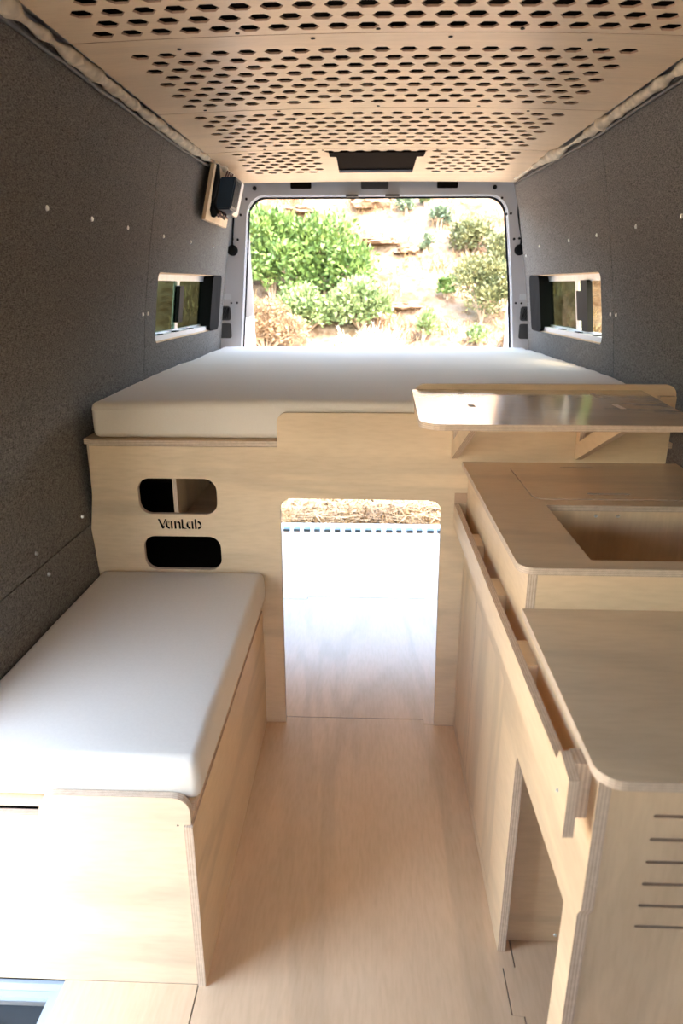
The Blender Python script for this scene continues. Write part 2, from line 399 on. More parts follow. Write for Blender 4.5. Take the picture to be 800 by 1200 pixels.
# ------------------------------------------------------------------ ceiling: four perforated birch panels
def zc(x, y):
    base = 2.051-.018*sm(3.3, 4.1, y)
    arch = .016*(1-sm(3.3, 4.1, y)*.6)
    return base+arch*(1-((x-CX)/.75)**2)
CEIL = empty('ceiling', (CX, 2.6, 2.05)); struct(CEIL, 'perforated birch plywood ceiling')
XL, XR = CX-.755, CX+.755
def ceiling_panel(y0, y1, rows, x_first, ncol, dx, skip=None, cut=None, R=.0245):
    bm = bmesh.new(); h = dx/2
    xs = [x_first+(k-1)*h for k in range(0, 2*ncol+3)]
    gl, gr = xs[0], xs[-1]
    dy = rows[1]-rows[0] if len(rows) > 1 else .0635
    def V(x, y): return bm.verts.new((x, y, 0))
    def quad(a, b, c, d): bm.faces.new((V(a, c), V(b, c), V(b, d), V(a, d)))
    ya, yb = rows[0]-dy/2, rows[-1]+dy/2
    allx = [XL]+xs+[XR]
    for a, b in zip(allx, allx[1:]):
        if cut and cut[0] < (a+b)/2 < cut[1] and False: continue
        quad(a, b, y0, ya); quad(a, b, yb, y1)
    for i, yc in enumerate(rows):
        c0, c1 = yc-dy/2, yc+dy/2
        start = 1 if i % 2 == 0 else 2
        for g0, g1 in ((XL, gl), (gr, XR)): 
            quad(g0, g1, c0, yc); quad(g0, g1, yc, c1)
        k = 0
        covered = set()
        n = ncol if i % 2 == 0 else ncol-1
        for q in range(n):
            kc = start+2*q; xc = xs[kc]
            if skip and skip(xc, yc, i): continue
            covered.add(kc-1); covered.add(kc)
            hx = [V(xc+R*math.cos(a*PI/3), yc+R*.92*math.sin(a*PI/3)) for a in range(6)]
            Rt, TR, T, TL, Lf, BL, B, BR = V(xc+h, yc), V(xc+h, c1), V(xc, c1), V(xc-h, c1), V(xc-h, yc), V(xc-h, c0), V(xc, c0), V(xc+h, c0)
            for f in ((Rt, TR, hx[1], hx[0]), (TR, T, hx[1]), (T, hx[2], hx[1]), (T, TL, hx[2]), (TL, Lf, hx[3], hx[2]),
                      (Lf, BL, hx[4], hx[3]), (BL, B, hx[4]), (B, hx[5], hx[4]), (B, BR, hx[5]), (BR, Rt, hx[0], hx[5])):
                bm.faces.new(f)
        for k in range(len(xs)-1):
            if k not in covered and not (cut and cut[0]-h < (xs[k]+xs[k+1])/2 < cut[1]+h and cut[2]-.02 < yc < cut[3]+.02 and False):
                quad(xs[k], xs[k+1], c0, yc); quad(xs[k], xs[k+1], yc, c1)
    bmesh.ops.remove_doubles(bm, verts=bm.verts, dist=1e-5)
    if cut:
        g = lambda: bm.verts[:]+bm.edges[:]+bm.faces[:]
        for co, no in (((cut[0], 0, 0), (1, 0, 0)), ((cut[1], 0, 0), (1, 0, 0)), ((0, cut[2], 0), (0, 1, 0)), ((0, cut[3], 0), (0, 1, 0))):
            bmesh.ops.bisect_plane(bm, geom=g(), plane_co=co, plane_no=no)
        dl = [f for f in bm.faces if cut[0] < f.calc_center_median().x < cut[1] and cut[2] < f.calc_center_median().y < cut[3]]
        bmesh.ops.delete(bm, geom=dl, context='FACES')
    base = bm.faces[:]
    for f in base:
        f.normal_update()
        if f.normal.z > 0: f.normal_flip()
    ret = bmesh.ops.extrude_face_region(bm, geom=base)
    nv = [v for v in ret['geom'] if isinstance(v, bmesh.types.BMVert)]
    bmesh.ops.translate(bm, verts=nv, vec=(0, 0, .0045))
    for f in bm.faces:
        f.normal_update()
        if abs(f.normal.z) < .5: f.material_index = 1
    bmesh.ops.recalc_face_normals(bm, faces=bm.faces)
    for v in bm.verts: v.co.z += zc(v.co.x, v.co.y)
    return link('ceiling_panel', bm, ['ply_ceiling', 'hexedge'], CEIL)
D = .0685
def edge_skip(seed):
    r = random.Random(seed)
    return lambda x, y, i: False
p0 = ceiling_panel(1.02, 1.883, [1.8375-.0635*k for k in range(11)][::-1], CX-.01-9.5*D, 20, D, R=.026)
p1 = ceiling_panel(1.887, 2.597, [2.006+.0635*k for k in range(9)], CX-.01-9*D, 19, D)
p2 = ceiling_panel(2.601, 3.308, [2.676+.0668*k for k in range(9)], CX-.01-9*D, 19, D)
CUT = (-.148, .222, 3.41, 3.835)
p3 = ceiling_panel(3.312, 4.10, [3.372+.062*k for k in range(8)], CX-.01-9*D, 19, D, skip=lambda x, y, i: (-.21 < x < .285 and y > 3.40), cut=CUT)
bx('fan_cover', 'dark', p3, (CUT[0]-.03, CUT[1]+.03, CUT[2]-.03, CUT[3]+.03, 2.062, 2.068))
for (x, y, p) in ((-.474, 1.96, p1), (-.311, 1.865, p0), (-.137, 1.915, p1), (.019, 1.858, p0), (.193, 1.915, p1), (.352, 1.86, p0), (.527, 1.93, p1),
                  (-.547, 2.57, p1), (-.306, 2.62, p2), (.03, 2.575, p1), (.197, 2.625, p2), (.361, 2.575, p1), (.536, 2.63, p2), (-.45, 3.285, p2), (-.2, 3.335, p3), (.3, 3.335, p3), (.5, 3.29, p2)):
    bm = bmesh.new(); disc(bm, (x, y, zc(x, y)-.0015), 2, .0055, .003, 10); link('screw', bm, 'black', p)
bx('roof_lining', 'dark', CEIL, (CX-.76, CX+.76, -1.2, 4.12, 2.10, 2.112))
bx('front_headliner', 'vent', CEIL, (CX-.76, CX+.76, -1.2, 1.0, 2.05, 2.06))

# ------------------------------------------------------------------ wool insulation squeezed out between walls and ceiling
def wool(side):
    s = -1 if side == 'left' else 1
    bm = bmesh.new(); n = 260; m = 10; rings = []
    for i in range(n):
        y = 1.05+i*(4.08-1.05)/(n-1)
        f = noise.noise(Vector((y*3.1, s*9., 0)))*.6+noise.noise(Vector((y*9., s*4., 2)))*.4
        r = .015+.026*f+.003*math.sin(y*40)
        r = max(.004, r)*(1-.35*sm(3.2, 4.0, y))
        cx = CX+s*(wallw(2.04, y)-.022); cz = 2.042
        rg = []
        for k in range(m):
            a = 2*PI*k/m; d = Vector((math.cos(a), 0, math.sin(a)))
            q = r*(1+.35*noise.noise(Vector((y*22, k*1.7, s))))
            rg.append(bm.verts.new((cx+d.x*q*1.25, y+.004*noise.noise(Vector((y*40, k, 0))), cz+d.z*q)))
        rings.append(rg)
    for a, b in zip(rings, rings[1:]):
        for k in range(m): bm.faces.new((a[k], a[(k+1) % m], b[(k+1) % m], b[k]))
    o = link('wool_insulation', bm, 'wool', None, smooth=True)
    tag(o, 'cream wool insulation strip bulging out along the top of the %s wall' % side, 'insulation')
    # dark foil strip just under it
    bm = bmesh.new()
    pts = [(CX+s*(wallw(2.03, 1.6+.05*i)-.012), 1.6+.05*i, 2.022+.006*noise.noise(Vector((i*.4, s, 0)))) for i in range(50)]
    tube(bm, pts, [.006+.003*abs(noise.noise(Vector((i*.7, 3, s)))) for i in range(50)], 6)
    link('foil_backing', bm, 'foil', o, smooth=True)
wool('left'); wool('right')

# ------------------------------------------------------------------ rear door frame
REAR = empty('wall_rear', (CX, 4.2, -.1)); struct(REAR, 'grey painted rear door frame of the van')
op = [(-.770, -.10), (-.762, 1.0), (-.752, 1.17), (-.722, 1.50), (-.680, 1.984, .11), (.772, 1.984, .11), (.835, 1.50), (.866, 1.17), (.876, 1.0), (.886, -.10)]
op = rpoly(op, 8)
outl = [(CX-.97, -.12)]+[(CX-wallw(z, 4.2)*1.0-.045, z) for z in (.4, .8, 1.1, 1.4, 1.7, 1.95)]+[(CX-.79, 2.134), (CX+.79, 2.134)]+[(CX+wallw(z, 4.2)+.045, z) for z in (1.95, 1.7, 1.4, 1.1, .8, .4)]+[(CX+.97, -.12)]
bm = bmesh.new(); plate(bm, outl+[], [[(x, z) if z > -.05 else (x, -.119) for x, z in op]], 1, 4.19, 4.205)
frame = link('frame_panel', bm, ['grey_paint', 'grey_paint'], REAR)
def ringsweep(name, path, y0, y1, inset, mat, closed=False):
    """a strip following the opening, from depth y0 to y1"""
    bm = bmesh.new(); c = Vector((CX, 1.1)); A = []; B = []
    for (x, z) in path:
        d = (Vector((x, z))-c).normalized()*inset
        A.append(bm.verts.new((x, y0, z))); B.append(bm.verts.new((x+d.x, y1, z+d.y)))
    for i in range(len(path)-1): bm.faces.new((A[i], A[i+1], B[i+1], B[i]))
    bmesh.ops.solidify(bm, geom=bm.faces[:], thickness=.004)
    return link(name, bm, mat, REAR, smooth=False)
ringsweep('jamb', op, 4.204, 4.30, .012, 'white_paint')
bm = bmesh.new(); tube(bm, [(x, 4.212, z) for x, z in op], .007, 8); link('door_seal', bm, 'grey_paint', REAR, smooth=True)
bm = bmesh.new(); tube(bm, [(x+(-.006 if x < CX else .006), 4.305, z) for x, z in op], .008, 8); link('door_seal', bm, 'rubber', REAR, smooth=True)
# slots, lamp, strikers, plugs, grilles
def slot(name, x0, x1, z0, z1, r, mat='black', y=4.186, holes=()):
    bm = bmesh.new(); plate(bm, rrect(x0, x1, z0, z1, r), holes, 1, y, 4.1925); return link(name, bm, [mat, mat], REAR)
slot('cover_plate', -.435, -.318, 2.016, 2.06, .008, 'dark'); slot('cover_plate', .382, .498, 2.016, 2.06, .008, 'dark')
slot('lamp', -.04, .112, 2.012, 2.06, .010, 'vent', 4.17)
slot('striker', -.125, -.055, 1.972, 1.984, .003, 'vent', 4.165); slot('striker', .095, .175, 1.972, 1.984, .003, 'vent', 4.165)
for sgn in (-1, 1):
    k = 1 if sgn > 0 else 0
    def X(xl, xr): return xr if k else xl
    for (xl, xr, z, r) in ((-.637, .702, 2.020, .012), (-.686, .745, 1.965, .007), (-.745, .80, 1.885, .007), (-.722, .775, 1.882, .007), (-.775, .858, 1.755, .007), (-.745, .828, 1.752, .007), (-.765, .865, 1.405, .006), (-.80, .898, 1.404, .006)):
        bm = bmesh.new(); disc(bm, (X(xl, xr), 4.186, z), 1, r, .006, 12); link('plug', bm, 'black', REAR)
    c = X(-.777, .864)
    bm = bmesh.new(); disc(bm, (c, 4.176, 1.694), 1, .030, .016, 24); disc(bm, (c, 4.170, 1.694), 1, .022, .006, 20); link('grommet', bm, 'black', REAR)
    bm = bmesh.new(); pts = [(c, 4.172, 1.70), (c+.004, 4.175, 1.76), (X(-.766, .852), 4.172, 1.82), (X(-.758, .838), 4.168, 1.88), (X(-.758, .832), 4.165, 1.95), (X(-.745, .815), 4.158, 2.03)]
    tube(bm, pts, .0055, 8); link('cable', bm, 'rubber', REAR, smooth=True)
    gx0, gx1 = X(-.877, .896), X(-.806, .963)
    bm = bmesh.new()
    plate(bm, rrect(gx0, gx1, 1.305, 1.385, .014), [], 1, 4.180, 4.1925)
    g = link('vent_grille', bm, ['vent', 'vent'], REAR)
    bm = bmesh.new()
    for j in range(7):
        cx = gx0+.002+j*.0125; a = Vector((cx-.012, 4.177, 1.312+.004)); b = Vector((cx+.020, 4.177, 1.376))
        a.x = max(a.x, gx0+.008); b.x = min(b.x, gx1-.008)
        if b.x-a.x > .008: tube(bm, [a, b], .0022, 6)
    link('louvre', bm, 'black', g)
    bm = bmesh.new(); plate(bm, rrect(gx0, gx1, 1.203, 1.288, .012), [], 1, 4.180, 4.1925); link('cover_plate', bm, ['vent', 'vent'], REAR)
    bx('bracket', 'white_paint', REAR, (X(-.85, .885), X(-.80, .94), 4.183, 4.1925, 1.425, 1.455))
# bumper edge with corrugated tread below the bed
TH = bx('trim_1', ['alu'], None, (-.76, .87, 4.118, 4.30, -.035, -.006)); struct(TH, 'aluminium rear step edging')
for k in range(24):
    x = -.72+k*.066; w = .040+.006*math.sin(k*3.1)
    bx('tread_block', ['blueslot'], TH, (x, x+w, 4.125, 4.17, -.007, .014))

# ------------------------------------------------------------------ swung-open rear doors
def rear_door(idx, x0, x1, side):
    d = empty('door_%d' % idx, (x0, 4.36, 0)); struct(d, 'white rear van door swung open on the %s side' % side)
    s = 1 if side == 'left' else -1
    bm = bmesh.new()
    out = rpoly([(4.38, -.25), (5.10, -.25, .05), (5.10, 1.25), (5.02, 1.98, .08), (4.38, 2.03, .03)])
    plate(bm, out, [rpoly([(4.50, 1.33, .04), (4.98, 1.33, .04), (4.93, 1.88, .05), (4.50, 1.88, .04)])], 0, min(x0, x1), max(x0, x1)); link('door_shell', bm, ['white_paint', 'white_paint'], d)
    xi = x1
    bm = bmesh.new(); plate(bm, rpoly([(4.47, 1.30, .05), (5.01, 1.30, .05), (4.96, 1.91, .06), (4.47, 1.91, .05)]), [], 0, min(xi, xi+s*.012), max(xi, xi+s*.012))
    link('window_pane', bm, ['vent', 'vent'], d)
    bm = bmesh.new(); plate(bm, rrect(4.42, 5.04, .1, 1.2, .08), [], 0, min(xi, xi+s*.014), max(xi, xi+s*.014)); link('inner_trim', bm, ['grey_paint', 'grey_paint'], d)
    bm = bmesh.new(); tube(bm, [(xi+s*.006, 4.40, -.1), (xi+s*.006, 4.40, 1.2), (xi+s*.004, 4.40, 1.95), (xi+s*.003, 4.99, 1.93)], .008, 6); link('door_seal', bm, 'rubber', d)
    bx('hinge', 'black', d, (min(xi, xi+s*.02), max(xi, xi+s*.02), 4.345, 4.385, 1.70, 1.78), (min(xi, xi+s*.02), max(xi, xi+s*.02), 4.345, 4.385, .3, .38))
rear_door(1, -.85, -.812, 'left'); rear_door(2, 1.03, .992, 'right')

# ------------------------------------------------------------------ floor
FL = empty('floor', (CX, 2, 0)); struct(FL, 'birch plywood van floor')
def fpanel(outline, label=None):
    bm = bmesh.new(); plate(bm, outline, [], 2, -.012, 0); o = link('floor_panel', bm, ['ply_floor', 'edge'], FL); return o
g = .0012
fpanel([(-.362, -1.2), (.358-g, -1.2), (.358-g, 1.071), (.332-g, 1.073), (.332-g, 1.181), (.360-g, 1.183), (.360-g, 1.40), (.40, 1.40), (.40, 2.098), (.262, 2.098), (.262, 2.104), (.222, 2.104), (.222, 2.132), (-.362, 2.132)])
fpanel([(.358+g, -1.2), (.97, -1.2), (.99, 1.38), (.362+g, 1.38), (.360+g, 1.183+g), (.332+g, 1.181), (.332+g, 1.073), (.358+g, 1.071)])
fpanel([(-.90, 2.135), (.222, 2.135), (.222, 2.107), (.262, 2.107), (.262, 2.101), (.97, 2.101), (.96, 3.147), (-.282, 3.147), (-.282, 3.120), (-.90, 3.120)])
fpanel([(-.88, 3.123), (-.285, 3.123), (-.285, 3.150), (.96, 3.150), (.93, 4.118), (-.85, 4.118)])
fpanel([(-.668, -1.2), (-.365, -1.2), (-.365, 1.1175), (-.668, 1.1175)])
bx('subfloor', 'dark', FL, (CX-.71, CX+.91, -1.2, 1.125, -.03, -.0125), (CX-.91, CX+.91, 1.125, 4.13, -.03, -.0125))
# side step well at the sliding door
SW = empty('trim_2', (-.9, .5, -.3)); struct(SW, 'white painted side step well at the sliding door')
bx('well_wall', 'step_paint', SW, (-1.0, -.67, 1.115, 1.124, -.30, -.012), (-.68, -.668, -.3, 1.124, -.30, -.014), (-1.0, -.67, -.3, -.29, -.30, -.012))
bx('flange', 'step_paint', SW, (-.705, -.670, -.3, 1.10, -.040, -.034)); bx('flange', 'step_paint', SW, (-1.0, -.67, 1.100, 1.114, -.048, -.034))
bx('step_mat', 'mat_floor', SW, (-1.0, -.706, -.29, 1.099, -.075, -.060))
bm = bmesh.new(); tube(bm, [(-1.0, 1.06, -.048), (-.90, 1.055, -.048), (-.80, 1.04, -.048), (-.755, 1.0, -.048), (-.740, .93, -.048), (-.735, .8, -.048)], .010, 8); link('door_seal', bm, 'vent', SW, smooth=True)
bm = bmesh.new(); plate(bm, rrect(-.98, -.745, 0.0, 1.03, .05), [], 2, -.0598, -.056); link('step_cover', bm, ['mat_floor', 'mat_floor'], SW)

# ------------------------------------------------------------------ cushions
def cushion(name, lo, hi, r, parent=None, mat='linen', warp=None, step=.03):
    def coords(a, b):
        n = max(4, int((b-a-2*r)/step)); c = [a+r*t for t in (0, .15, .35, .6, .8)]
        c += [a+r+(b-a-2*r)*k/n for k in range(n+1)]
        c += [b-r*t for t in (.8, .6, .35, .15, 0)]
        return c
    cs = [coords(lo[i], hi[i]) for i in range(3)]
    bm = bmesh.new(); cache = {}
    def V(p):
        k = tuple(round(v, 6) for v in p)
        if k not in cache: cache[k] = bm.verts.new(p)
        return cache[k]
    for ax in range(3):
        u, w = [i for i in range(3) if i != ax]
        for side in (0, 1):
            for a, a2 in zip(cs[u], cs[u][1:]):
                for b, b2 in zip(cs[w], cs[w][1:]):
                    q = []
                    for (s, t) in ((a, b), (a2, b), (a2, b2), (a, b2)):
                        p = [0, 0, 0]; p[ax] = (lo, hi)[side][ax]; p[u] = s; p[w] = t; q.append(V(p))
                    bm.faces.new(q)
    for v in bm.verts:
        p = v.co.copy(); c = Vector([max(lo[i]+r, min(hi[i]-r, p[i])) for i in range(3)]); d = p-c
        if d.length > 1e-6: v.co = c+d.normalized()*r
    if warp:
        for v in bm.verts: v.co = warp(v.co.copy())
    bmesh.ops.recalc_face_normals(bm, faces=bm.faces)
    return link(name, bm, mat, parent, smooth=True)
# big bed mattress, sides following the walls
ML, MH = (-.872, 2.122, 1.0365), (.985, 4.145, 1.150)
def warpm(p):
    t = sm(2.9, 4.15, p.y); tx = (p.x-ML[0])/(MH[0]-ML[0])
    p.x += t*(.012 if tx < .5 else 0)*(1-tx)*2 - t*.055*tx - .062*tx*(1-sm(2.12, 2.75, p.y))
    top = sm(1.08, 1.14, p.z); u = (tx*(1-tx))*4
    p.z += top*(.010*u+.007*sm(2.12, 2.6, p.y)*(1-sm(3.8, 4.15, p.y)*.3))
    p.z += top*.0025*noise.noise(Vector((p.x*3, p.y*4, 0)))+top*.0018*noise.noise(Vector((p.x*9, p.y*3, 4)))
    # puckers along the wall sides
    e = max(sm(.86, .985, tx), sm(.13, .01, tx)*.7) if True else 0
    e = sm(.86, .985, tx)+.6*(1-sm(.015, .12, tx))
    p.z += top*e*.006*noise.noise(Vector((p.y*8.5, 3, p.x*2)))*1.6*sm(2.5, 3.1, p.y)
    # front boxing: slight bulge with soft vertical pulls
    f = 1-sm(2.12, 2.16, p.y)
    h = (p.z-ML[2])/(MH[2]-ML[2])
    p.y -= f*.003*math.sin(PI*max(0, min(1, h)))+f*.0015*noise.noise(Vector((p.x*14, p.z*5, 7)))
    p.z += (1-sm(1.04, 1.06, p.z))*.002*noise.noise(Vector((p.x*6, 0, 0)))
    return p
MAT = cushion('mattress', ML, MH, .022, warp=warpm)
tag(MAT, 'wide off-white linen mattress on the raised rear bed platform', 'mattress')
bm = bmesh.new(); tube(bm, [(-.865+.04*k, 2.1215, 1.128+.001*math.sin(k)) for k in range(46)], .0016, 6); link('seam', bm, 'linen', MAT, smooth=True)
BL, BH = (-.892, 1.141, .4875), (-.334, 2.094, .592)
def warpb(p):
    tx = (p.x-BL[0])/(BH[0]-BL[0]); ty = (p.y-BL[1])/(BH[1]-BL[1]); h = (p.z-BL[2])/(BH[2]-BL[2])
    top = sm(.6, .95, h)
    p.z += top*.006*(4*max(0, tx*(1-tx)))**.6*(4*max(0, ty*(1-ty)))**.6
    p.z += top*.0015*noise.noise(Vector((p.x*6, p.y*5, 2)))
    s = math.sin(PI*max(0, min(1, h)))
    p.x += s*(.004 if tx > .95 else 0); p.y -= s*(.004 if ty < .03 else 0)
    if tx > .97: p.x += .0015*noise.noise(Vector((p.y*11, h*2, 1)))
    # left side follows the wall: a little narrower at the far end
    p.x += (1-tx)*.012*ty
    return p
BC = cushion('bench_cushion', BL, BH, .019, warp=warpb)
tag(BC, 'long off-white linen seat cushion lying on the low plywood bench', 'cushion')
pth = [(BH[0]-.006, BL[1]+.006+.0, BH[2]-.0055)]

# ------------------------------------------------------------------ storage bench
BEN = empty('storage_bench', (-.62, 1.6, 0)); tag(BEN, 'low birch plywood storage bench beside the left wall with a rounded front panel', 'bench')
bd('side_panel', 'ply_y', BEN, (-.363, -.345, 1.113, 2.098, 0.0005, .446))
bm = bmesh.new()
fo = rpoly([(-.892, .0005), (-.3645, .0005), (-.3645, .447), (-.349, .447), (-.349, .5145, .036), (-.655, .5145, .036), (-.666, .462), (-.910, .462)])
plate(bm, fo, [], 1, 1.118, 1.136); link('front_panel', bm, ['ply_bench', 'edge'], BEN)
bd('lid_board', 'ply_y', BEN, (-.915, -.345, 1.1375, 2.098, .4675, .4865))
bd('rail', 'ply_y', BEN, (-.363, -.350, 1.1375, 2.098, .447, .467))
bd('back_panel', 'ply_x', BEN, (-.89, -.365, 2.075, 2.098, .0005, .446))
bm = bmesh.new(); disc(bm, (-.3765, 1.1175, .446), 1, .0022, .002, 8); link('screw', bm, 'black', BEN)

# ------------------------------------------------------------------ bed frame: partition, platform, cubbies
BED = empty('bed_frame', (0, 2.11, 0)); tag(BED, 'birch plywood bed base with tall partition, centre opening and two cubby holes', 'bed frame')
def wl(z): return CX-wallw(z, 2.1)+.012
outline = [(wl(.0)+.02, .0005), (-.3455, .0005), (-.2755, .0005), (-.2735, .848, .038), (.246, .846, .038), (.257, .0005), (.3245, .0005), (.90, .0005), (.925, .5), (.933, .8), (.936, 1.2175, .032), (.150, 1.2175, .03), (.150, 1.126), (-.277, 1.126, .032), (-.278, 1.0165), (-.880, 1.0165), (-.888, .85), (-.904, .735), (-.896, .6), (-.88, .3)]
outline = rpoly(outline, 6)
holes = [rrect(-.736, -.479, .790, .911, .040, 8), rrect(-.733, -.475, .594, .713, .040, 8)]
def arcband(cx, cz, r, w, a0, a1, sx=1., n=8):
    o = [(cx+sx*(r+w/2)*math.cos(math.radians(a0+(a1-a0)*k/n)), cz+(r+w/2)*math.sin(math.radians(a0+(a1-a0)*k/n))) for k in range(n+1)]
    i = [(cx+sx*(r-w/2)*math.cos(math.radians(a1+(a0-a1)*k/n)), cz+(r-w/2)*math.sin(math.radians(a1+(a0-a1)*k/n))) for k in range(n+1)]
    return o+i
# stencil lettering cut through the panel
X0, Z0 = -.6855, .7405
U_ = .000184*5.33/5.33*1.0
def lx(v): return -.678+(v-245)*(.142/(508-245))
def lz(v): return .7735-(v-418)*(.0335/(480-418))
def lp(*pts): return [(lx(a), lz(b)) for a, b in pts]
letters = [
    lp((245, 420), (253, 418), (272, 462), (288, 420), (297, 420), (275, 481), (268, 481)),
    arcband(lx(314), lz(456), .0112, .0068, 92, 268, .95),
    lp((322, 432), (331, 432), (331, 480), (322, 480), (322, 468), (317, 481), (316, 473), (322, 462), (322, 449), (316, 440), (318, 432), (322, 440)),
    lp((345, 432), (353, 432), (353, 437), (360, 432), (370, 432), (379, 440), (379, 480), (371, 480), (371, 445), (366, 440), (360, 440), (353, 446), (353, 480), (345, 480)),
    lp((388, 420), (397, 420), (397, 472), (419, 472), (419, 480), (388, 480)),
    arcband(lx(442), lz(456), .0112, .0068, 92, 268, .95),
    lp((450, 432), (459, 432), (459, 480), (450, 480), (450, 468), (445, 481), (444, 473), (450, 462), (450, 449), (444, 440), (446, 432), (450, 440)),
    lp((470, 418), (478, 418), (478, 440), (484, 432), (486, 440), (478, 449), (478, 464), (486, 472), (484, 480), (478, 474), (478, 480), (470, 480)),
    arcband(lx(486), lz(456), .0112, .0068, -88, 88, .95),
]
# simple clean versions of the two a-stems
letters[2] = lp((321, 433), (332, 433), (332, 481), (321, 481)); letters[6] = lp((449, 433), (460, 433), (460, 481), (449, 481)); letters[7] = lp((468, 418), (479, 418), (479, 481), (468, 481))
letters[0] = lp((243, 419), (254, 418), (272, 458), (287, 419), (298, 419), (277, 481), (266, 481)); letters[4] = lp((387, 419), (398, 419), (398, 470), (421, 470), (421, 481), (387, 481))
letters[3] = lp((343, 433), (354, 433), (361, 432), (371, 432), (382, 441), (382, 481), (371, 481), (371, 447), (366, 443), (360, 443), (354, 448), (354, 481), (343, 481))
bm = bmesh.new(); plate(bm, outline, holes+letters, 1, 2.100, 2.118)
for f in bm.faces:
    c = f.calc_center_median()
    if f.material_index == 1 and -.69 < c.x < -.52 and .732 < c.z < .776: f.material_index = 2
link('partition_panel', bm, ['ply_partition', 'edge', 'dark'], BED)
bd('platform', 'ply_x', BED, (-.881, -.2785, 2.101, 2.1185, 1.0175, 1.035), (-.903, .955, 2.119, 4.13, 1.0175, 1.035))
bd('cubby_side', 'ply_y', BED, (-.381, -.363, 2.119, 2.60, .0005, 1.0165), (-.895, -.880, 2.119, 2.60, .0005, 1.0165))
bd('cubby_shelf', 'ply_x', BED, (-.879, -.382, 2.119, 2.582, .742, .757), (-.879, -.382, 2.119, 2.582, .560, .575))
bd('cubby_divider', 'ply_z', BED, (-.628, -.614, 2.122, 2.582, .7575, 1.0165))
bx('cubby_back', 'dark', BED, (-.895, -.382, 2.583, 2.60, .0005, 1.0165))  # back coloured dark to stand for the shade inside
bx('cubby_shade', 'dark', BED, (-.879, -.382, 2.122, 2.582, .5755, .580)); bx('cubby_shade', 'dark', BED, (-.879, -.629, 2.14, 2.582, .7575, .760)); bx('cubby_shade', 'dark', BED, (-.8795, -.876, 2.122, 2.582, .762, 1.0155))  # dark sheets added to paint in the shade inside the cubbies
bx('cubby_shade', 'dark', BED, (-.879, -.382, 2.122, 2.582, .738, .7415)); bx('cubby_shade', 'dark', BED, (-.385, -.3815, 2.122, 2.582, .581, .737)); bx('cubby_shade', 'dark', BED, (-.879, -.876, 2.122, 2.582, .581, .737))
for q in (-.86, .90): bd('platform_leg', 'ply_z', BED, (q, q+.018, 3.95, 4.10, .0005, 1.0165))

# ------------------------------------------------------------------ kitchen cabinet
KIT = empty('kitchen_cabinet', (.6, 1.5, 0)); tag(KIT, 'birch plywood galley kitchen cabinet along the right side with flush doors', 'cabinet')
FX0, FX1 = .327, .345
# long front: far part carries the two doors and reaches the floor, near part has the knee opening
low = [(2.098, .0005), (2.098, .958), (1.2635, .958), (1.2635, .864), (.787, .864), (.787, .622), (.799, .600), (.799, .0005), (.862, .0005), (.858, .560), (1.214, .558), (1.2225, .54), (1.2225, .0005)]
bm = bmesh.new()
d1 = rpoly([(1.822, .034, .004), (2.07, .034, .004), (2.07, .636, .004), (1.822, .636, .035)], 6)
d2 = rpoly([(1.376, .034, .004), (1.800, .034, .004), (1.800, .636, .004), (1.376, .636, .040)], 6)
plate(bm, low, [d1, d2], 0, FX0, FX1); link('front_panel', bm, ['ply_y', 'edge'], KIT)
def shrink(p, c, k): 
    return [(c[0]+(q[0]-c[0])*(1-k/abs(q[0]-c[0]) if abs(q[0]-c[0]) > k else 1), c[1]+(q[1]-c[1])*(1-k/abs(q[1]-c[1]) if abs(q[1]-c[1]) > k else 1)) for q in p]
for dd, c in ((d1, (1.95, .33)), (d2, (1.59, .33))):
    bm = bmesh.new(); plate(bm, shrink(dd, c, .0011), [], 0, FX0+.0003, FX1-.001); link('door', bm, ['ply_z', 'edge'], KIT)
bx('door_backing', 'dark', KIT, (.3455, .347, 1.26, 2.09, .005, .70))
bd('knee_back_panel', 'ply_x', KIT, (.3475, .955, 1.253, 1.2705, .0005, .863))
bd('riser_panel', 'ply_x', KIT, (.3455, .97, 1.2635, 1.2805, .8655, .958))
# vented end panel
slots = []
for k in range(6):
    z = .774-k*.0418; slots.append(rrect(.4215, .66, z-.0028, z+.0028, .0027, 3))
bm = bmesh.new(); plate(bm, [(.3455, .0005), (.95, .0005), (.97, .7), (.965, .864), (.3455, .864)], slots, 1, .812, .829); link('end_panel', bm, ['ply_z', 'edge'], KIT)
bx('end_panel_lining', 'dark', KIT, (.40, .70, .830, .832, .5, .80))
# front rail standing off the face on spacer blocks
bm = bmesh.new()
ro = [(2.099, .838), (.853, .838), (.845, .858), (.838, .862), (.790, .850), (.790, .752), (.846, .768), (2.099, .768)]
plate(bm, ro, [], 0, .287, .302); link('rail', bm, ['ply_y', 'edge'], KIT)
for y in (1.745, 1.435, 1.13):
    bx('spacer_block', 'ply_bench', KIT, (.3022, .3268, y, y+.095, .775, .828))
bd('end_block', 'ply_z', KIT, (.3022, .3268, .815, .850, .764, .858))
bd('rail_backing', 'ply_y', KIT, (.3030, .3268, .86, 2.098, .757, .7645))
bx('rail_socket', 'hexedge', KIT, (.287, .326, 2.0975, 2.0995, .838, .872))
screw(KIT, (.468, 1.2528, .022), 1, -1, .005)
screw(KIT, (.2868, .83, .80), 0, -1, .003, 'alu')
